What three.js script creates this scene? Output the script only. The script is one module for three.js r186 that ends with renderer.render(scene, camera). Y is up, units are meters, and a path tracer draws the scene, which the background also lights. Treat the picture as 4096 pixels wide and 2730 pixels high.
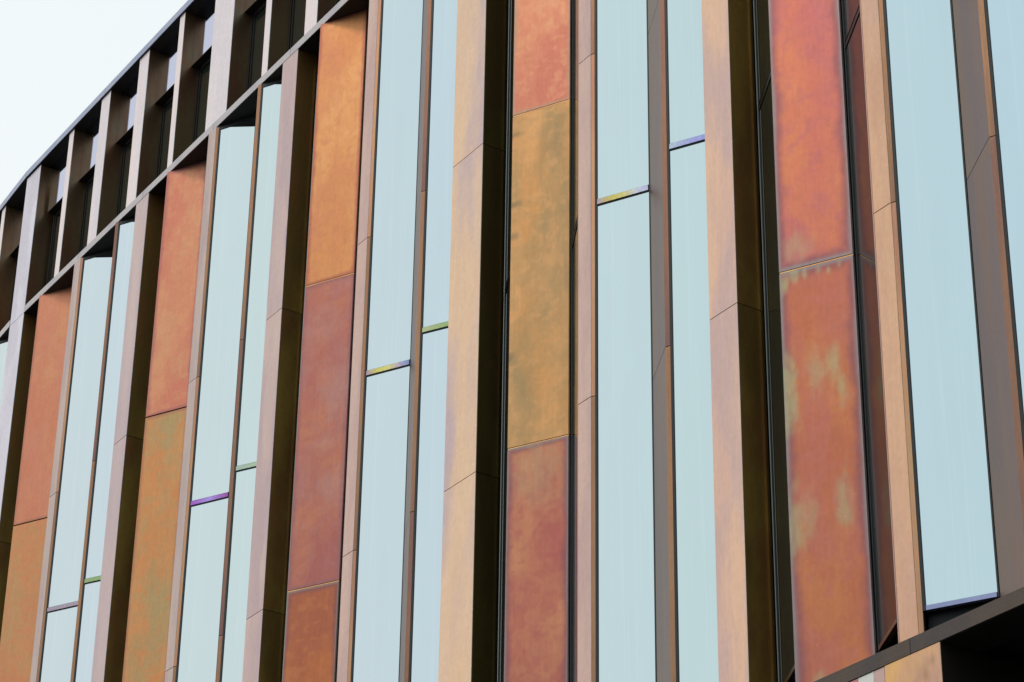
import * as THREE from 'three';
import { mergeGeometries } from 'three/addons/utils/BufferGeometryUtils.js';

// ---------------------------------------------------------------- camera, sky, sun, exposure
const EYE = 1.65, rad = Math.PI / 180;
const scene = new THREE.Scene();
const camera = new THREE.PerspectiveCamera(15.03, 1024 / 682, 0.1, 2000);
camera.rotation.order = 'YXZ';
camera.position.set(0, EYE, 0);
camera.rotation.set(27.985 * rad, 0, 0.8753 * rad);

const renderer = new THREE.WebGLRenderer();
renderer.toneMapping = THREE.LinearToneMapping;
renderer.toneMappingExposure = 1.05;
renderer.shadowMap.enabled = true;

// thin bright overcast: white towards the hazy sun on the left and ahead, paler blue-green on the far side
const lerp = (a, b, t) => a + (b - a) * t, sat = (x) => Math.min(1, Math.max(0, x)), smooth = (a, b, x) => { const t = sat((x - a) / (b - a)); return t * t * (3 - 2 * t); };
const SUN = new THREE.Vector3(-0.55, 0.80, 0.26).normalize(), HAZE = new THREE.Vector3(-0.8, 0.3, -0.5).normalize();
function hash(x, y, s) { let h = (x * 374761393 + y * 668265263 + s * 2147483629) | 0; h = Math.imul(h ^ (h >>> 13), 1274126177); h ^= h >>> 16; return (h >>> 0) / 4294967296; }
function vn(x, y, s) { const xi = Math.floor(x), yi = Math.floor(y), fx = x - xi, fy = y - yi, u = fx * fx * (3 - 2 * fx), v = fy * fy * (3 - 2 * fy); return lerp(lerp(hash(xi, yi, s), hash(xi + 1, yi, s), u), lerp(hash(xi, yi + 1, s), hash(xi + 1, yi + 1, s), u), v); }
function fbm(x, y, s, o = 4) { let a = 0.5, t = 0, n = 0; for (let i = 0; i < o; i++) { t += a * vn(x, y, s + i * 17); n += a; x *= 2.03; y *= 2.03; a *= 0.5; } return t / n; }
{
  const W = 1024, H = 512, d = new Float32Array(W * H * 4);
  for (let j = 0; j < H; j++) for (let i = 0; i < W; i++) {
    const el = ((j + 0.5) / H - 0.5) * Math.PI, az = ((i + 0.5) / W - 0.5) * 2 * Math.PI;
    const x = Math.cos(el) * Math.cos(az), y = Math.sin(el), z = Math.cos(el) * Math.sin(az);
    const c = x * HAZE.x + y * HAZE.y + z * HAZE.z;
    const near = smooth(0.05, 0.98, c), hz = smooth(0.75, 0.0, y);
    let r = lerp(0.60, 0.885, near), g = lerp(0.80, 0.915, near), b = lerp(0.87, 0.925, near);
    r = lerp(r, r * 1.05, hz); b = lerp(b, b * 0.97, hz);
    const cl = 1 + 0.05 * (fbm(x * 3 + 7, z * 3 + y * 2, 5, 4) - 0.5);
    if (y < 0) { r = g = b = 0.25; }
    const k = (j * W + i) * 4; d[k] = r * cl; d[k + 1] = g * cl; d[k + 2] = b * cl; d[k + 3] = 1;
  }
  const sky = new THREE.DataTexture(d, W, H, THREE.RGBAFormat, THREE.FloatType);
  sky.mapping = THREE.EquirectangularReflectionMapping; sky.magFilter = sky.minFilter = THREE.LinearFilter; sky.needsUpdate = true;
  scene.background = sky; scene.environment = sky;
}
const sun = new THREE.DirectionalLight(0xffedd8, 0.6);
sun.position.set(-4 + SUN.x * 60, 14 + SUN.y * 60, -27 + SUN.z * 60); sun.target.position.set(-4, 14, -27);
sun.castShadow = true; sun.shadow.radius = 24; sun.shadow.mapSize.set(2048, 2048);
Object.assign(sun.shadow.camera, { left: -30, right: 30, top: 30, bottom: -30, near: 1, far: 160 });
scene.add(sun, sun.target);

// ---------------------------------------------------------------- patina textures
const lin = (c) => { c /= 255; return c <= 0.04045 ? c / 12.92 : Math.pow((c + 0.055) / 1.055, 2.4); };
const L3 = (a) => a.map(lin);
const enc = (v) => { v = sat(v); return Math.round(255 * (v <= 0.0031308 ? v * 12.92 : 1.055 * Math.pow(v, 1 / 2.4) - 0.055)); };
let seed = 11;
// pal: oxide colours [main, second, third]; o: streak (1 = long upright streaks), edge (colour of the oxide rim), rim widths in metres, spots [x, y, rx, ry, strength]
function patina(W, H, ppm, pal, o = {}) {
  const w = Math.max(8, Math.round(W * ppm)), h = Math.max(8, Math.round(H * ppm)), data = new Uint8Array(w * h * 4), s = o.seed ?? (seed += 37);
  const gain = o.gain ?? [1, 1, 1], P = pal.map((p) => L3(p).map((v, k) => v * gain[k])), E = o.edge ? L3(o.edge) : null, E2 = o.edge2 ? L3(o.edge2) : null, G = L3(o.spotColour ?? [176, 168, 128]);
  const sy = o.streak ?? 0.5, amp = o.amp ?? 1;
  for (let j = 0; j < h; j++) for (let i = 0; i < w; i++) {
    const x = (i + 0.5) / w * W, y = (j + 0.5) / h * H;
    const wx = x + 0.10 * (fbm(x * 3, y * 3, s + 3, 2) - 0.5), wy = y + 0.25 * (fbm(x * 2 + 9, y * 2, s + 5, 2) - 0.5);
    const a = smooth(0.32, 0.68, fbm(wx * 2.2, wy * 1.5 * sy, s, 4)), b = smooth(0.40, 0.74, fbm(wx * 3.6 + 5, wy * 3 * sy + 3, s + 90, 5));
    const fine = fbm(x * 34, y * 26, s + 200, 3) - 0.5, brush = fbm(x * 60, y * 5, s + 300, 2) - 0.5;
    let c = [0, 1, 2].map((k) => lerp(lerp(P[0][k], P[1][k], a * amp), P[2][k], b * 0.75 * amp));
    if (o.cloud) {   // soft cloudy oxide, a hand's breadth across
      const cl = smooth(0.36, 0.66, fbm(wx * 6 + 2, wy * 9, s + 600, 4)), c2 = smooth(0.5, 0.75, fbm(wx * 11, wy * 13 + 4, s + 640, 4));
      c = c.map((v, k) => lerp(lerp(v, P[1][k], cl * 0.4), P[2][k], c2 * 0.45));
    }
    if (E) {
      const n1 = fbm(y * 1.7, x * 2, s + 400, 3), n2 = fbm(y * 3.1, x, s + 410, 3), ew = o.rim ?? 0.07;
      const dl = x / (ew * (0.5 + n1)), dr = (W - x) / (ew * (0.5 + n2)), dt = (H - y) / (ew * 1.1 * (0.4 + n1)), db = y / (ew * 0.9 * (0.4 + n2));
      const q = Math.min(dl, dr, o.noTop ? 9 : dt, o.noBottom ? 9 : db), m = 1 - smooth(0.25, 1.35, q + 0.5 * (fbm(x * 9, y * 9, s + 420, 3) - 0.5));
      c = c.map((v, k) => lerp(v, E[k], m * 0.8));
      if (E2) { const m2 = 1 - smooth(0.05, 0.55, q); c = c.map((v, k) => lerp(v, E2[k], m2 * 0.8)); }
    }
    for (const [px, py, rx, ry, st] of o.spots ?? []) {
      const ux = (x / W - px) / rx, uy = (y / H - py) / ry, n = fbm(x * 11, y * 7, s + 500, 3) - 0.5, m = 1 - smooth(0.1, 1.35, Math.hypot(ux, uy) + 1.1 * n + 0.5 * (fbm(x * 26, y * 9, s + 520, 2) - 0.5));
      c = c.map((v, k) => lerp(v, G[k], m * st * 0.8));
    }
    const f = 1 + 0.13 * fine + 0.09 * brush, speck = hash(i, j, s + 7) > 0.9988 ? 1.3 : 1, k = (j * w + i) * 4;
    for (let q = 0; q < 3; q++) data[k + q] = enc(c[q] * f * speck);
    data[k + 3] = 255;
  }
  const t = new THREE.DataTexture(data, w, h); t.colorSpace = THREE.SRGBColorSpace; t.magFilter = t.minFilter = THREE.LinearFilter; t.needsUpdate = true;
  return t;
}
// gently dented sheet: shared height map
const dent = (() => {
  const w = 128, h = 512, d = new Uint8Array(w * h * 4);
  for (let j = 0; j < h; j++) for (let i = 0; i < w; i++) {
    const v = 255 * (0.8 * fbm(i / 40, j / 44, 901, 2) + 0.14 * fbm(i / 9, j / 12, 902, 2) + 0.06 * fbm(i / 2.2, j / 6, 903, 2)), k = (j * w + i) * 4;
    d[k] = d[k + 1] = d[k + 2] = v; d[k + 3] = 255;
  }
  const t = new THREE.DataTexture(d, w, h); t.wrapS = t.wrapT = THREE.RepeatWrapping; t.magFilter = t.minFilter = THREE.LinearFilter; t.needsUpdate = true; return t;
})();
const metal = (map, o = {}) => new THREE.MeshPhysicalMaterial({ map, metalness: o.metalness ?? 0.9, roughness: o.roughness ?? 0.36, bumpMap: dent, bumpScale: o.bump ?? 0.0015, color: 0xffffff });
const plain = (rgb, roughness, metalness = 0) => new THREE.MeshStandardMaterial({ color: new THREE.Color().setRGB(...rgb), roughness, metalness });

const STOREY = 3.9;
const EP = { edge: [142, 92, 98], edge2: [150, 140, 140], rim: 0.075 };
// copper panels, one list per bay from the lowest storey up
const panelLooks = {
  '-1': [[[200, 132, 90], [190, 112, 82], [182, 140, 96]], [[200, 132, 90], [190, 112, 82], [182, 140, 96]], [[200, 132, 90], [190, 112, 82], [182, 140, 96]]],
  0: [[[202, 140, 94], [190, 148, 104], [186, 146, 104]], [[204, 142, 98], [190, 148, 104], [206, 132, 94], { amp: 0.8 }], [[208, 146, 108], [204, 130, 102], [204, 136, 110], { edge: [178, 120, 104], rim: 0.05 }]],
  1: [[[200, 144, 96], [178, 150, 106], [206, 136, 86], { edge: [190, 132, 100], rim: 0.05 }], [[204, 146, 96], [178, 150, 106], [208, 138, 88], { edge: [180, 122, 96], rim: 0.05 }], [[210, 146, 110], [204, 128, 104], [208, 152, 114], { edge: [176, 112, 108], rim: 0.06 }]],
  2: [[[186, 114, 74], [172, 102, 76], [194, 124, 82], { edge: [140, 92, 92], edge2: [156, 140, 132], rim: 0.06 }], [[188, 122, 98], [172, 104, 96], [176, 120, 112], { edge: [160, 108, 108], rim: 0.06, spotColour: [186, 142, 134], spots: [[0.75, 0.62, 0.35, 0.09, 0.6], [0.7, 0.3, 0.3, 0.07, 0.5], [0.3, 0.85, 0.3, 0.06, 0.35], [0.6, 0.45, 0.3, 0.04, 0.35]] }], [[216, 156, 104], [208, 142, 92], [200, 130, 94], { edge: [176, 104, 88], rim: 0.05 }]],
  3: [[[188, 118, 94], [196, 132, 100], [174, 98, 92], { ...EP, spots: [[0.55, 0.22, 0.05, 0.03, 0.6], [0.06, 0.2, 0.06, 0.02, 0.6], [0.5, 0.93, 0.5, 0.1, 0.35]] }], [[200, 146, 92], [166, 136, 96], [204, 154, 104], { streak: 0.35, spotColour: [112, 104, 84], spots: [[0.02, 0.94, 0.2, 0.012, 0.7], [0.03, 0.72, 0.22, 0.014, 0.7], [0.02, 0.62, 0.14, 0.014, 0.6], [0.02, 0.26, 0.12, 0.014, 0.6], [0.85, 0.9, 0.35, 0.1, 0.35], [0.95, 0.5, 0.2, 0.3, 0.25]] }], [[202, 138, 106], [192, 118, 98], [208, 150, 114], { edge: [176, 140, 118], rim: 0.05 }]],
  4: [[[196, 124, 84], [184, 108, 82], [186, 112, 98], { ...EP, rim: 0.095, noBottom: true, spots: [[0.06, 0.965, 0.08, 0.03, 0.85], [0.2, 0.985, 0.06, 0.02, 0.7], [0.35, 0.985, 0.04, 0.018, 0.7], [0.52, 0.985, 0.04, 0.014, 0.6], [0.66, 0.98, 0.04, 0.014, 0.6], [0.8, 0.985, 0.04, 0.014, 0.55], [0.08, 0.69, 0.13, 0.11, 0.85], [0.42, 0.735, 0.14, 0.06, 0.55], [0.68, 0.74, 0.11, 0.07, 0.75], [0.76, 0.675, 0.08, 0.04, 0.6], [0.1, 0.37, 0.12, 0.09, 0.7], [0.3, 0.385, 0.1, 0.06, 0.45], [0.72, 0.4, 0.11, 0.08, 0.65], [0.3, 0.01, 0.1, 0.02, 0.5]] }], [[202, 124, 92], [194, 112, 98], [182, 108, 108], { ...EP, rim: 0.1, spots: [[0.25, 0.05, 0.2, 0.035, 0.45]] }], [[190, 112, 80], [178, 98, 80], [168, 92, 86], EP]],
  5: [[[200, 132, 90], [190, 112, 82], [182, 140, 96], EP], [[196, 126, 90], [190, 112, 82], [182, 120, 96], EP], [[200, 132, 90], [190, 112, 82], [182, 140, 96], EP]],
};
const panelMat = {};
for (const k in panelLooks) panelMat[k] = panelLooks[k].map(([a, b, c, o]) => metal(patina(0.72, STOREY, 110, [a, b, c], { gain: [1.06, 1.05, 1.07], cloud: 1, ...(o ?? { edge: [170, 112, 98], rim: 0.05 }) }), { roughness: 0.46 }));
const finLooks = [
  [[214, 208, 218], [222, 218, 226], [206, 198, 208]],
  [[200, 178, 176], [208, 184, 178], [190, 170, 174]],
  [[200, 174, 170], [208, 182, 172], [188, 164, 166]],
  [[228, 194, 164], [200, 176, 176], [230, 194, 158]],  // gold tones are reflections off the wavy sheet, painted into the colour
  [[228, 188, 160], [218, 180, 162], [200, 172, 168]],
];
const finMat = finLooks.map((p) => [0, 1, 2].map(() =>  metal(patina(0.5, STOREY, 90, p, { streak: 0.28 }), { roughness: 0.4 })));
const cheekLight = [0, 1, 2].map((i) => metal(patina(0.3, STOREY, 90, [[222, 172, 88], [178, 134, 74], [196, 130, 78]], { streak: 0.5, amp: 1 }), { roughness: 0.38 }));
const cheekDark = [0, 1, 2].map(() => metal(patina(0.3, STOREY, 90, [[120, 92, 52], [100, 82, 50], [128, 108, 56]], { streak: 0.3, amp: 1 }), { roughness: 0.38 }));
const stripMat = [[[190, 170, 162], [198, 176, 166], [182, 160, 156]], [[204, 172, 162], [210, 178, 164], [194, 164, 158]], [[218, 174, 142], [210, 170, 148], [208, 162, 132]]].map((p) => [0, 1].map(() => metal(patina(0.22, STOREY, 90, p, { streak: 0.3 }), { roughness: 0.4 })));
const edgeMat = [[[196, 144, 110], [180, 128, 104], [190, 150, 112]], [[164, 120, 92], [146, 108, 88], [172, 128, 96]], [[140, 102, 88], [124, 92, 88], [152, 110, 88]]].map((p) => metal(patina(0.1, STOREY, 90, p, { streak: 0.3 })));
const returnMat = [0, 1].map(() => metal(patina(0.7, STOREY, 80, [[132, 106, 90], [122, 100, 96], [136, 102, 82]], { streak: 0.22 }), { roughness: 0.42 }));
const upperMat = [0, 1, 2].map(() => metal(patina(0.4, 2.6, 90, [[232, 220, 220], [236, 220, 216], [222, 212, 216]], { streak: 0.2 }), { roughness: 0.42 }));
const upperCheek = [0, 1].map(() => metal(patina(0.3, 2.6, 90, [[150, 124, 92], [132, 108, 88], [150, 100, 72]], { streak: 0.5, amp: 1 }), { roughness: 0.38 }));
const M = {
  black: plain([0.006, 0.006, 0.007], 0.55), gasket: plain([0.012, 0.012, 0.013], 0.4), darkBronze: plain([0.03, 0.022, 0.018], 0.45, 0.3),
  soffit: plain([0.025, 0.022, 0.02], 0.5, 0.2),
  belt: metal(patina(2.18, 0.3, 120, [[186, 178, 180], [178, 172, 176], [190, 184, 182]], {}), { roughness: 0.4, bump: 0.001 }),
  beam: metal(patina(2.18, 0.3, 120, [[90, 80, 74], [84, 77, 75], [94, 81, 72]], {}), { roughness: 0.45, bump: 0.001 }),
  coping: metal(patina(2.6, 0.3, 100, [[160, 166, 188], [150, 160, 184], [168, 172, 190]], {}), { roughness: 0.4, bump: 0.001 }),
  bead: plain([0.55, 0.5, 0.45], 0.3, 0.9), core: plain([0.02, 0.02, 0.02], 0.9),
};
// mirror-coated panes with faint dried runs of rain, and plain dark panes
const glassMap = ([gr, gg, gb]) => {
  const w = 128, h = 256, d = new Uint8Array(w * h * 4);
  for (let j = 0; j < h; j++) for (let i = 0; i < w; i++) {
    const run = smooth(0.55, 0.8, fbm(i / 3.2, j / 90, 71, 3)) * fbm(i / 30, j / 40, 72, 3), f = 0.98 + 0.035 * run + 0.03 * (fbm(i / 50, j / 60, 73, 3) - 0.5), k = (j * w + i) * 4;
    d[k] = enc(gr * f + 0.012 * run); d[k + 1] = enc(gg * f + 0.005 * run); d[k + 2] = enc(gb * f); d[k + 3] = 255;
  }
  const t = new THREE.DataTexture(d, w, h); t.colorSpace = THREE.SRGBColorSpace; t.magFilter = t.minFilter = THREE.LinearFilter; t.needsUpdate = true; return t;
};
const mirrors = [[0.665, 0.745, 0.775], [0.68, 0.76, 0.757], [0.672, 0.757, 0.765], [0.675, 0.745, 0.785]].map((c) => new THREE.MeshPhysicalMaterial({ map: glassMap(c), metalness: 1, roughness: 0.03 }));
const lavenderGlass = new THREE.MeshPhysicalMaterial({ color: new THREE.Color().setRGB(0.50, 0.53, 0.68), metalness: 1, roughness: 0.03 });
let paneCount = 0;
const darkGlass = new THREE.MeshPhysicalMaterial({ color: new THREE.Color().setRGB(0.022, 0.026, 0.021), metalness: 0, roughness: 0.05, ior: 1.32 });

// ---------------------------------------------------------------- geometry in facade coordinates: u to the right along the front, w outwards, h above the eye
const FOLD = -9.30, FA = 3.5 * rad;
let folded = false;                                   // the facet beyond the wide fin turns back a little
const T = (u, w) => folded ? [FOLD + (u - FOLD) * Math.cos(FA) - w * Math.sin(FA), (u - FOLD) * Math.sin(FA) + w * Math.cos(FA)] : [u, w];
function prism(poly, h0, h1, a, b) {                   // upright prism on a plan polygon; uv run 0..1 from a to b and from h0 to h1
  const P = poly.map(([u, w]) => T(u, w)), A = T(...a), B = T(...b), dx = B[0] - A[0], dz = B[1] - A[1], l2 = dx * dx + dz * dz || 1;
  let area = 0; P.forEach((p, i) => { const q = P[(i + 1) % P.length]; area += p[0] * q[1] - q[0] * p[1]; });
  if (area < 0) P.reverse();
  const pos = [], nor = [], uv = [], U = (p) => ((p[0] - A[0]) * dx + (p[1] - A[1]) * dz) / l2;
  const put = (p, h, n) => { pos.push(p[0], h + EYE, p[1]); nor.push(...n); uv.push(U(p), (h - h0) / (h1 - h0)); };
  P.forEach((p, i) => {
    const q = P[(i + 1) % P.length], L = Math.hypot(q[0] - p[0], q[1] - p[1]), n = [(q[1] - p[1]) / L, 0, -(q[0] - p[0]) / L];
    put(p, h0, n); put(p, h1, n); put(q, h1, n); put(p, h0, n); put(q, h1, n); put(q, h0, n);
  });
  const tri = THREE.ShapeUtils.triangulateShape(P.map((p) => new THREE.Vector2(...p)), []);
  for (const [i, j, k] of tri) { for (const q of [i, k, j]) put(P[q], h1, [0, 1, 0]); for (const q of [i, j, k]) put(P[q], h0, [0, -1, 0]); }
  const g = new THREE.BufferGeometry();
  g.setAttribute('position', new THREE.Float32BufferAttribute(pos, 3)); g.setAttribute('normal', new THREE.Float32BufferAttribute(nor, 3)); g.setAttribute('uv', new THREE.Float32BufferAttribute(uv, 2));
  return g;
}
// sheet from a to b (left to right seen from outside), outer face on the line, bevelled outer edges, t thick
function sheet(a, b, t, h0, h1, bev = 0, out = 0) {
  const l = Math.hypot(b[0] - a[0], b[1] - a[1]), d = [(b[0] - a[0]) / l, (b[1] - a[1]) / l], n = [-d[1], d[0]];
  const q = (p, s, o) => [p[0] + d[0] * s + n[0] * o, p[1] + d[1] * s + n[1] * o];
  const poly = bev ? [q(a, bev, out), q(b, -bev, out), q(b, 0, out - bev), q(b, 0, out - t), q(a, 0, out - t), q(a, 0, out - bev)] : [q(a, 0, out), q(b, 0, out), q(b, 0, out - t), q(a, 0, out - t)];
  return prism(poly, h0, h1, a, b);
}
const along = (a, b, s) => { const l = Math.hypot(b[0] - a[0], b[1] - a[1]); return [a[0] + (b[0] - a[0]) * s / l, a[1] + (b[1] - a[1]) * s / l]; };
const building = new THREE.Group(); building.name = 'copper_clad_building';
building.position.set(-2.8538, 0, -28.0548); building.rotation.y = -Math.atan2(0.83969, 0.54306);
building.userData = { label: 'pleated office building of copper panels, bronze fins and mirrored windows under a pale sky', category: 'building' };
scene.add(building);
function mesh(name, g, m, parent = building, label) { const o = new THREE.Mesh(Array.isArray(g) ? mergeGeometries(g) : g, m); o.name = name; o.castShadow = o.receiveShadow = true; if (label) o.userData.label = label; parent.add(o); return o; }
function group(name, label) { const o = new THREE.Group(); o.name = name; if (label) o.userData.label = label; building.add(o); return o; }

// ---------------------------------------------------------------- levels
const BEAM0 = 7.300, BEAM1 = 7.427, L1 = 11.323, L2 = 15.323, BELT0 = 19.185, BELT1 = 19.300, ROOF0 = 21.915, ROOF1 = 22.030;
const SILL0 = 7.612, SILL1 = 7.652, TR0 = 13.474, TR1 = 13.532, HEAD = 19.12, J = 0.004, DEEP = -0.30;
const storeys = [[BEAM1 + 0.002, L1], [L1, L2], [L2, BELT0 - 0.002]];
const backing = [];

const transomCache = new Map();
const transomMat = (cols) => { if (!transomCache.has(cols)) transomCache.set(cols, makeTransom(cols)); return transomCache.get(cols); };
const makeTransom = (cols) => {
  const n = 64, d = new Uint8Array(n * 4 * 4);
  for (let j = 0; j < 4; j++) for (let i = 0; i < n; i++) {
    const f = sat(i / (n - 1) + 0.14 * (fbm(i / 7, j, cols[0][0], 3) - 0.5)) * (cols.length - 1), k = Math.min(cols.length - 2, Math.floor(f)), t = f - k, q = (j * n + i) * 4, g = 0.94 + 0.12 * hash(i, j, 5);
    for (let c = 0; c < 3; c++) d[q + c] = Math.min(255, lerp(cols[k][c], cols[k + 1][c], t) * g); d[q + 3] = 255;
  }
  const t = new THREE.DataTexture(d, n, 4); t.colorSpace = THREE.SRGBColorSpace; t.magFilter = t.minFilter = THREE.LinearFilter; t.needsUpdate = true;
  return new THREE.MeshPhysicalMaterial({ map: t, metalness: 0.9, roughness: 0.35 });
};
const grey = [[150, 142, 150], [160, 150, 150]];
const transoms = { a: { 0: [[172, 156, 172], [178, 160, 172]], 1: [[168, 100, 196], [176, 150, 222], [160, 92, 170]], 2: [[176, 150, 180], [212, 202, 110], [216, 206, 130], [196, 176, 190], [132, 150, 196]], 3: [[176, 150, 176], [196, 180, 104], [200, 186, 120], [196, 196, 206], [180, 178, 210]] },
  b: { 0: [[160, 178, 128], [136, 178, 116]], 1: [[176, 190, 176], [180, 200, 160]], 2: [[184, 188, 146], [156, 176, 122], [140, 170, 122]], 3: [[172, 184, 200], [150, 150, 205], [160, 166, 206]] } };

// a tall window from a to b: pane below and above a transom, frame members round it
function windowUnit(a, b, kind, cols, frame, jambL = 0.028, jambR = 0.02) {
  const g = group(kind === 'mirror' ? 'window' : 'return_window'), m = () => kind === 'mirror' ? mirrors[(paneCount++ * 7 + (paneCount >> 1)) % 4] : darkGlass;
  const ga = along(a, b, jambL), gb = along(b, a, jambR);
  mesh('glass_pane', sheet(ga, gb, 0.02, SILL1, TR0 - 0.012, 0, -0.006), m(), g);
  mesh('glass_pane', sheet(ga, gb, 0.02, TR1 + 0.008, HEAD, 0, -0.006), m(), g);
  mesh('transom', sheet(ga, gb, 0.035, TR0, TR1, 0.004, kind === 'mirror' ? 0.012 : -0.004), kind === 'mirror' ? transomMat(cols) : M.darkBronze, g);
  mesh('transom_gasket', [sheet(ga, gb, 0.02, TR0 - 0.012, TR0 - 0.0005, 0, 0.002), sheet(ga, gb, 0.02, TR1 + 0.0005, TR1 + 0.008, 0, 0.002)], M.gasket, g);
  mesh('sill', sheet(ga, gb, 0.05, SILL0, SILL1 - 0.001, 0.003, 0.008), frame, g);
  mesh('head_frame', sheet(ga, gb, 0.05, HEAD + 0.001, BELT0 - 0.002, 0, 0.004), M.gasket, g);
  mesh('jamb', sheet(a, along(a, b, jambL - 0.001), 0.06, SILL0, BELT0 - 0.002, 0.003, 0.004), M.gasket, g);
  mesh('jamb', sheet(along(b, a, jambR - 0.001), b, 0.06, SILL0, BELT0 - 0.002, 0.003, 0.004), M.gasket, g);
  return g;
}
function fin(u0, u1, mats, label, top = BELT0 - 0.002, cheekMat = cheekLight) {
  const g = group('fin', label), lv = top > 20 ? [...storeys.slice(0, 2), [L2, BELT0], [BELT0, top]] : storeys;
  lv.forEach(([h0, h1], i) => {
    const y0 = h0 + (i ? J : 0), y1 = h1 - (i < lv.length - 1 ? J : 0);
    mesh('front_plate', sheet([u0, 0], [u1, 0], 0.0118, y0, y1, 0.003), mats[i % 3], g);
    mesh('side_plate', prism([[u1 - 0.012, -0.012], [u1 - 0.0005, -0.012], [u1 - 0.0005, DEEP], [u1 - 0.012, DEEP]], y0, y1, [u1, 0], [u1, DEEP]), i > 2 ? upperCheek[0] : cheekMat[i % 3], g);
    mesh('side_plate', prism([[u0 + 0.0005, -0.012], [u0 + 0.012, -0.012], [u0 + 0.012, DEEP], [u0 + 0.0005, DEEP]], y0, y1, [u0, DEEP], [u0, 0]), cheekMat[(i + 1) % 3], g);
  });
  mesh('fin_core', prism([[u0 + 0.02, -0.022], [u1 - 0.02, -0.022], [u1 - 0.02, DEEP - 0.05], [u0 + 0.02, DEEP - 0.05]], BEAM1 + 0.001, top, [u0, 0], [u1, 0]), M.darkBronze, g);
  return g;
}
const lipMat = metal(patina(0.7, 0.05, 100, [[236, 176, 120], [226, 160, 112], [240, 190, 130]], {}), { bump: 0, roughness: 0.3 });
const frameLav = metal(patina(0.6, 0.05, 200, [[150, 152, 188], [158, 160, 190], [140, 146, 180]], {}), { bump: 0 });
const frameBrown = metal(patina(0.6, 0.05, 200, [[120, 98, 84], [112, 92, 84], [124, 100, 80]], {}), { bump: 0 });
const jambLight = metal(patina(0.1, STOREY, 60, [[206, 176, 164], [196, 166, 156], [200, 160, 140]], { streak: 0.3 }));

// one pleated bay; c is the right corner of its left fin, end the left edge of the next fin
function bay(c, k, end) {
  const at = (u, w) => [c + u, w], s4 = k >= 4 ? 0.03 : 0;
  const rf0 = at(0.03, -0.302), rf1 = at(0.625, 0.004), pa = at(0.64, 0.03), pb = at(1.285, -0.292), ra = at(1.285, -0.315), rb = at(1.835 + s4, -0.016);
  const sa = at(1.872 + s4, 0.005), sb = at(2.092 + s4, 0.005), ea = at(2.094 + s4, 0.002), eb = at(2.132 + s4, -0.019), g1 = at(2.134 + s4, -0.018), g1e = at(2.70 + s4, -0.300);
  const ca = at(2.70 + s4, -0.290), cb = at(3.335 + s4 * 0.7, 0.022), qa = at(3.336 + s4 * 0.7, 0.024), qb = at(3.384 + s4 * 0.7, -0.001), g2 = at(3.386 + s4 * 0.7, 0.000), g2e = [end - 0.02, -0.300];
  // copper panels, one per storey
  storeys.forEach(([h0, h1], i) => mesh('copper_panel', sheet(pa, pb, 0.045, h0 + (i ? J : 0), h1 - (i < 2 ? J + 0.011 : 0), 0.010), panelMat[k][i], building, k === 4 && i === 0 ? 'orange copper panel with pale green stains' : undefined));
  if (k > 1) for (const h of [L1, L2]) mesh('panel_lip', sheet(along(pa, pb, 0.012), along(pb, pa, 0.004), 0.04, h - J - 0.0105, h - J, 0, 0.001), lipMat);
  // dark windows in the returns beside the panels
  const rw = windowUnit(rf0, rf1, 'dark', grey, frameBrown, 0.03, 0.012);
  mesh('seal_bead', sheet(along(rf0, rf1, 0.010), along(rf0, rf1, 0.015), 0.006, SILL0, BELT0 - 0.003, 0, 0.010), M.bead, rw);
  windowUnit(ra, rb, 'dark', grey, frameBrown, 0.034, 0.012);
  // narrow bronze strip with its folded edge
  const st = group('corner_strip');
  storeys.forEach(([h0, h1], i) => {
    const y0 = h0 + (i ? J : 0), y1 = h1 - (i < 2 ? J : 0), m = stripMat[k < 2 ? 0 : k < 4 ? 1 : 2];
    mesh('front_plate', sheet(sa, sb, 0.02, y0, y1, 0.003), m[i % 2], st);
    mesh('folded_edge', sheet(ea, eb, 0.02, y0, y1, 0.002), edgeMat[(i + k + 4) % 2], st);
  });
  mesh('window_jamb', sheet(at(1.837 + s4, -0.012), at(1.858 + s4, -0.002), 0.05, BEAM1 + 0.002, BELT0 - 0.002, 0.002), jambLight, st);
  mesh('strip_core', [sheet(along(sa, sb, 0.004), sb, 0.04, BEAM1 + 0.001, BELT0 - 0.001, 0, -0.021), sheet(ea, eb, 0.03, BEAM1 + 0.001, BELT0 - 0.001, 0, -0.021)], M.darkBronze, st);
  // mirrored windows, bronze return and post between them
  windowUnit(g1, g1e, 'mirror', transoms.a[k] ?? grey, frameLav);
  const rt = group('bronze_return');
  storeys.forEach(([h0, h1], i) => {
    const y0 = h0 + (i ? J : 0), y1 = h1 - (i < 2 ? J : 0);
    mesh('return_plate', sheet(along(ca, cb, 0.03), cb, 0.02, i ? y0 : BEAM1 + 0.002, y1, 0.002), returnMat[i % 2], rt);
    mesh('post_plate', sheet(qa, qb, 0.02, y0, y1, 0.002), edgeMat[(i + k + 5) % 2 + 1], rt);
  });
  mesh('return_core', [sheet(along(ca, cb, 0.03), cb, 0.02, BEAM1 + 0.001, BELT0 - 0.001, 0, -0.022), sheet(qa, qb, 0.02, BEAM1 + 0.001, BELT0 - 0.001, 0, -0.022)], M.darkBronze, rt);
  windowUnit(g2, g2e, 'mirror', transoms.b[k] ?? grey, frameLav);
  for (const [a, b] of [[rf0, rf1], [pa, pb], [ra, rb], [g1, g1e], [ca, cb], [g2, g2e]]) backing.push(sheet(a, b, 0.03, BEAM1 + 0.001, BELT0 - 0.001, 0, -0.10));
}
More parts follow.
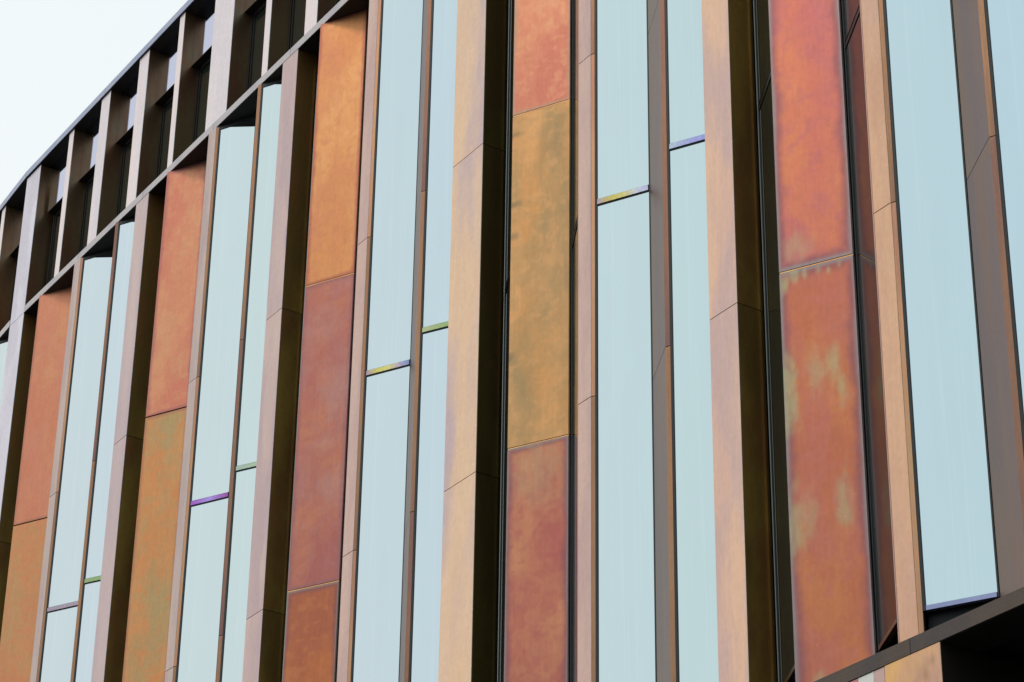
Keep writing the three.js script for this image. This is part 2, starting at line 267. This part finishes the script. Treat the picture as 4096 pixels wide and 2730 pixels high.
// bays: right corner of the left fin
panelMat[-2] = panelMat[1];
const corners = { '-2': -17.66, '-1': -13.275, 0: -8.76, 1: -4.385, 2: 0, 3: 4.598, 4: 8.998, 5: 13.40 };
const finWidths = { '-2': 0.41, '-1': 0.41, 0: 0.54, 1: 0.405, 2: 0.41, 3: 0.623, 4: 0.413, 5: 0.41 };
const finNames = { 0: 'wide pale fin running unbroken past the belt course', 3: 'wide fin with mauve patina and golden reflections put into its colour' };
for (const k of [-2, -1, 0, 1, 2, 3, 4, 5]) {
  folded = k < 0;
  const c = corners[k];
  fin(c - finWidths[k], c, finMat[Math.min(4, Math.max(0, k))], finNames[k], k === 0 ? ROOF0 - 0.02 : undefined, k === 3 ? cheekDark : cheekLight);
  bay(c, k, k < 5 ? corners[k + 1] - finWidths[k + 1] : c + 3.975);
  if (k === -1) backing.push(sheet([-18.1, -0.42], [FOLD, -0.42], 0.05, BEAM1, ROOF0, 0, 0));
}
folded = false;

// ---------------------------------------------------------------- belt course, lower beam, roof coping in butted lengths
function course(name, joints, h0, h1, w1, w0, mat, under) {
  const g = group(name);
  for (let i = 0; i + 1 < joints.length; i++) {
    const a = joints[i] + 0.003, b = joints[i + 1] - 0.003;
    mesh(name === 'roof_coping' ? 'coping_length' : 'course_length', prism([[a, w1], [b, w1], [b, w0], [a, w0]], h0, h1, [a, w1], [b, w1]), mat, g);
  }
  if (under) mesh('soffit', prism([[joints[0], w1 - 0.012], [joints.at(-1), w1 - 0.012], [joints.at(-1), w0 + 0.001], [joints[0], w0 + 0.001]], h0 - 0.004, h0 - 0.0005, [joints[0], 0], [joints.at(-1), 0]), M.soffit, g);
  mesh('joint_backing', prism([[joints[0], w1 - 0.02], [joints.at(-1), w1 - 0.02], [joints.at(-1), w0 + 0.01], [joints[0], w0 + 0.01]], h0 + 0.01, h1 - 0.01, [joints[0], 0], [joints.at(-1), 0]), M.gasket, g);
  return g;
}
const runs = (from, to, step, anchor) => { const r = [from]; for (let x = anchor + Math.ceil((from - anchor + 0.2) / step) * step; x < to - 0.2; x += step) r.push(x); r.push(to); return r; };
course('belt_course', runs(corners[0] + 0.002, 17.4, 2.186, -0.21), BELT0, BELT1, 0.004, -0.42, M.belt, true);
course('lower_beam', runs(FOLD + 0.02, 17.4, 2.186, 11.017), BEAM0, BEAM1, 0.006, -0.42, M.beam, true);
course('roof_coping', runs(FOLD + 0.001, 17.4, 3.84, -6.325), ROOF0, ROOF1, 0.03, -0.42, M.coping, true);
folded = true;
course('belt_course', [-18.1, -17, -14.9, -12.7, -10.5, corners[0] - finWidths[0] - 0.01], BELT0, BELT1, 0.004, -0.42, M.belt, true);
course('lower_beam', [-18.1, -17, -14.9, -12.7, -10.5, FOLD], BEAM0, BEAM1, 0.006, -0.42, M.beam, true);
course('roof_coping', [-18.1, -14.17, -10.33, FOLD], ROOF0, ROOF1, 0.03, -0.42, M.coping, true);
folded = false;

// ---------------------------------------------------------------- top storey: slim fins, clear upper panes set forward of dark lower windows
const UPPANE = 21.01, UPW = -0.17, LOWW = -0.275;
const upperFins = [[-8.76 - 0.54, -8.68]];
{ let u = -8.68; const ws = [0.17, 0.315, 0.325, 0.16, 0.625, 0.161, 0.326, 0.16, 0.62, 0.32, 0.16, 0.32, 0.62, 0.16, 0.32, 0.16, 0.32, 0.62]; for (const w of ws) { u += 1.01; upperFins.push([u, u + w]); u += w; } }
const upperLeft = [[-9.30, -9.30]];
{ let u = -9.30; for (const w of [0.165, 0.32, 0.16, 0.62, 0.32, 0.16, 0.32]) { u -= 1.01; upperLeft.unshift([u - w, u]); u -= w; } }
function upperFin(u0, u1, i) {
  const g = group('upper_fin'), y0 = BELT1 + 0.001, y1 = ROOF0 - 0.006;
  mesh('front_plate', sheet([u0, 0], [u1, 0], 0.0118, y0, y1, 0.003), upperMat[i % 3], g);
  mesh('side_plate', prism([[u1 - 0.012, -0.012], [u1 - 0.0005, -0.012], [u1 - 0.0005, DEEP], [u1 - 0.012, DEEP]], y0, y1, [u1, 0], [u1, DEEP]), upperCheek[i % 2], g);
  mesh('side_plate', prism([[u0 + 0.0005, -0.012], [u0 + 0.012, -0.012], [u0 + 0.012, DEEP], [u0 + 0.0005, DEEP]], y0, y1, [u0, DEEP], [u0, 0]), upperCheek[(i + 1) % 2], g);
  mesh('fin_core', prism([[u0 + 0.014, -0.014], [u1 - 0.014, -0.014], [u1 - 0.014, DEEP - 0.05], [u0 + 0.014, DEEP - 0.05]], y0, y1, [u0, 0], [u1, 0]), M.darkBronze, g);
}
function upperWindow(a, b) {
  const g = group('upper_window'), A = a + 0.002, B = b - 0.002;
  mesh('upper_pane', sheet([A, UPW], [B, UPW], 0.015, UPPANE + 0.012, ROOF0 - 0.006, 0), lavenderGlass, g);
  mesh('pane_edge', prism([[A, UPW + 0.003], [B, UPW + 0.003], [B, DEEP - 0.04], [A, DEEP - 0.04]], UPPANE, UPPANE + 0.0115, [A, 0], [B, 0]), M.darkBronze, g);
  const y0 = BELT1 + 0.002, y1 = UPPANE - 0.001;
  mesh('lower_pane', sheet([A, LOWW - 0.02], [B, LOWW - 0.02], 0.015, y0, y1, 0), darkGlass, g);
  mesh('frame', [sheet([A, LOWW], [A + 0.05, LOWW], 0.018, y0, y1), sheet([A + 0.065, LOWW - 0.008], [A + 0.1, LOWW - 0.008], 0.01, y0, y1), sheet([B - 0.09, LOWW], [B, LOWW], 0.018, y0, y1), sheet([A + 0.1, LOWW], [B - 0.09, LOWW], 0.018, y1 - 0.07, y1), sheet([A + 0.1, LOWW], [B - 0.09, LOWW], 0.018, y0, y0 + 0.06)], M.gasket, g);
}
for (let i = 0; i + 1 < upperFins.length; i++) {
  upperWindow(upperFins[i][1], upperFins[i + 1][0]);
  if (upperFins[i + 1][1] < 17.4) upperFin(...upperFins[i + 1], i); else break;
  if (upperFins[i + 1][1] > 16) break;
}
folded = true;
for (let i = 0; i + 1 < upperLeft.length; i++) { upperFin(...upperLeft[i], i); upperWindow(upperLeft[i][1], upperLeft[i + 1][0]); }
folded = false;
mesh('backing_wall', backing, M.black);

// ---------------------------------------------------------------- storeys below the beam: fins, red-walled glazing and deep dark bays
const lowFinMat = [metal(patina(0.65, STOREY, 90, [[206, 164, 138], [226, 178, 112], [190, 150, 140]], { streak: 0.4, spotColour: [150, 116, 92], spots: [[0.7, 0.95, 0.12, 0.03, 0.7], [0.85, 0.97, 0.06, 0.02, 0.6], [0.52, 0.93, 0.06, 0.02, 0.4]] }), { roughness: 0.4 }), finMat[3][1]];
const backPainted = (r, g, b) => new THREE.MeshPhysicalMaterial({ color: new THREE.Color().setRGB(r, g, b), roughness: 0.35, clearcoat: 1, clearcoatRoughness: 0.03 });
const redGlass = backPainted(0.62, 0.14, 0.12), paintedReflection = backPainted(0.86, 0.83, 0.74), pinkGlass = backPainted(0.72, 0.40, 0.34);
for (let n = -3; n <= 1; n++) {
  const u1 = 11.346 + n * 4.38, u0 = u1 - 0.646, bot = -EYE + 0.02, mid = 3.3;
  const g = group('lower_fin');
  mesh('front_plate', sheet([u0, 0], [u1, 0], 0.0118, mid + J, BEAM0 - 0.003, 0.003), lowFinMat[0], g);
  mesh('front_plate', sheet([u0, 0], [u1, 0], 0.0118, bot, mid - J, 0.003), lowFinMat[1], g);
  mesh('fin_body', prism([[u0 + 0.004, -0.013], [u1 - 0.001, -0.013], [u1 - 0.001, -0.9], [u0 + 0.004, -0.9]], bot, BEAM0 - 0.005, [u0, 0], [u1, 0]), M.darkBronze, g);
  const wg = group('shop_window');
  mesh('red_glass_board', sheet([u0 - 1.5, -0.004], [u0 - 0.325, -0.004], 0.012, bot, BEAM0 - 0.004), redGlass, wg);
  mesh('painted_reflection_board', sheet([u0 - 0.321, -0.004], [u0 - 0.135, -0.004], 0.012, bot, BEAM0 - 0.004), paintedReflection, wg);  // white section is a bright reflection on the glazing, put in as colour
  mesh('pink_glass_board', sheet([u0 - 0.131, -0.004], [u0 - 0.006, -0.004], 0.012, bot, BEAM0 - 0.004), pinkGlass, wg);
  mesh('side_wall', prism([[u0 - 1.55, -0.02], [u0 - 1.505, -0.02], [u0 - 1.505, -0.9], [u0 - 1.55, -0.9]], bot, BEAM0 - 0.006, [u0, 0], [u0, -1]), M.darkBronze, wg);
  const dw = group('recessed_window');
  mesh('glass_pane', sheet([u1 + 0.002, -0.86], [u1 + 4.38 - 0.646 - 1.56, -0.86], 0.02, bot, BEAM0 - 0.006), darkGlass, dw);
}
// body of the building behind the skin and its roof
mesh('inner_wall', [prism([[-12, -0.95], [17.4, -0.95], [17.4, -14], [-12, -14]], -EYE + 0.01, ROOF0 - 0.3, [0, 0], [1, 0]), prism([[17.41, 0], [17.5, 0], [17.5, -14], [17.41, -14]], -EYE + 0.01, ROOF0 - 0.01, [0, 0], [1, 0])], M.core);
mesh('roof', prism([[-12, -0.43], [17.4, -0.43], [17.4, -14], [-12, -14]], ROOF0 - 0.29, ROOF0 - 0.1, [0, 0], [1, 0]), M.core);
mesh('upper_wall', prism([[FOLD, -0.43], [17.39, -0.43], [17.39, -0.9], [FOLD, -0.9]], BEAM1 + 0.01, ROOF0 - 0.31, [0, 0], [1, 0]), M.core);

// ---------------------------------------------------------------- ground
{
  const w = 512, d = new Uint8Array(w * w * 4);
  for (let j = 0; j < w; j++) for (let i = 0; i < w; i++) { const v = enc(0.10 + 0.05 * (fbm(i / 40, j / 40, 61, 4) - 0.5) + 0.03 * (hash(i, j, 62) - 0.5)), k = (j * w + i) * 4; d[k] = v; d[k + 1] = v; d[k + 2] = v * 0.98; d[k + 3] = 255; }
  const t = new THREE.DataTexture(d, w, w); t.colorSpace = THREE.SRGBColorSpace; t.wrapS = t.wrapT = THREE.RepeatWrapping; t.repeat.set(120, 120); t.magFilter = THREE.LinearFilter; t.needsUpdate = true;
  const gnd = new THREE.Mesh(new THREE.PlaneGeometry(1200, 1200), new THREE.MeshStandardMaterial({ map: t, roughness: 0.9 }));
  gnd.rotation.x = -Math.PI / 2; gnd.name = 'ground'; gnd.receiveShadow = true; gnd.userData = { kind: 'structure', label: 'grey asphalt street in front of the building' }; scene.add(gnd);
}
renderer.render(scene, camera);
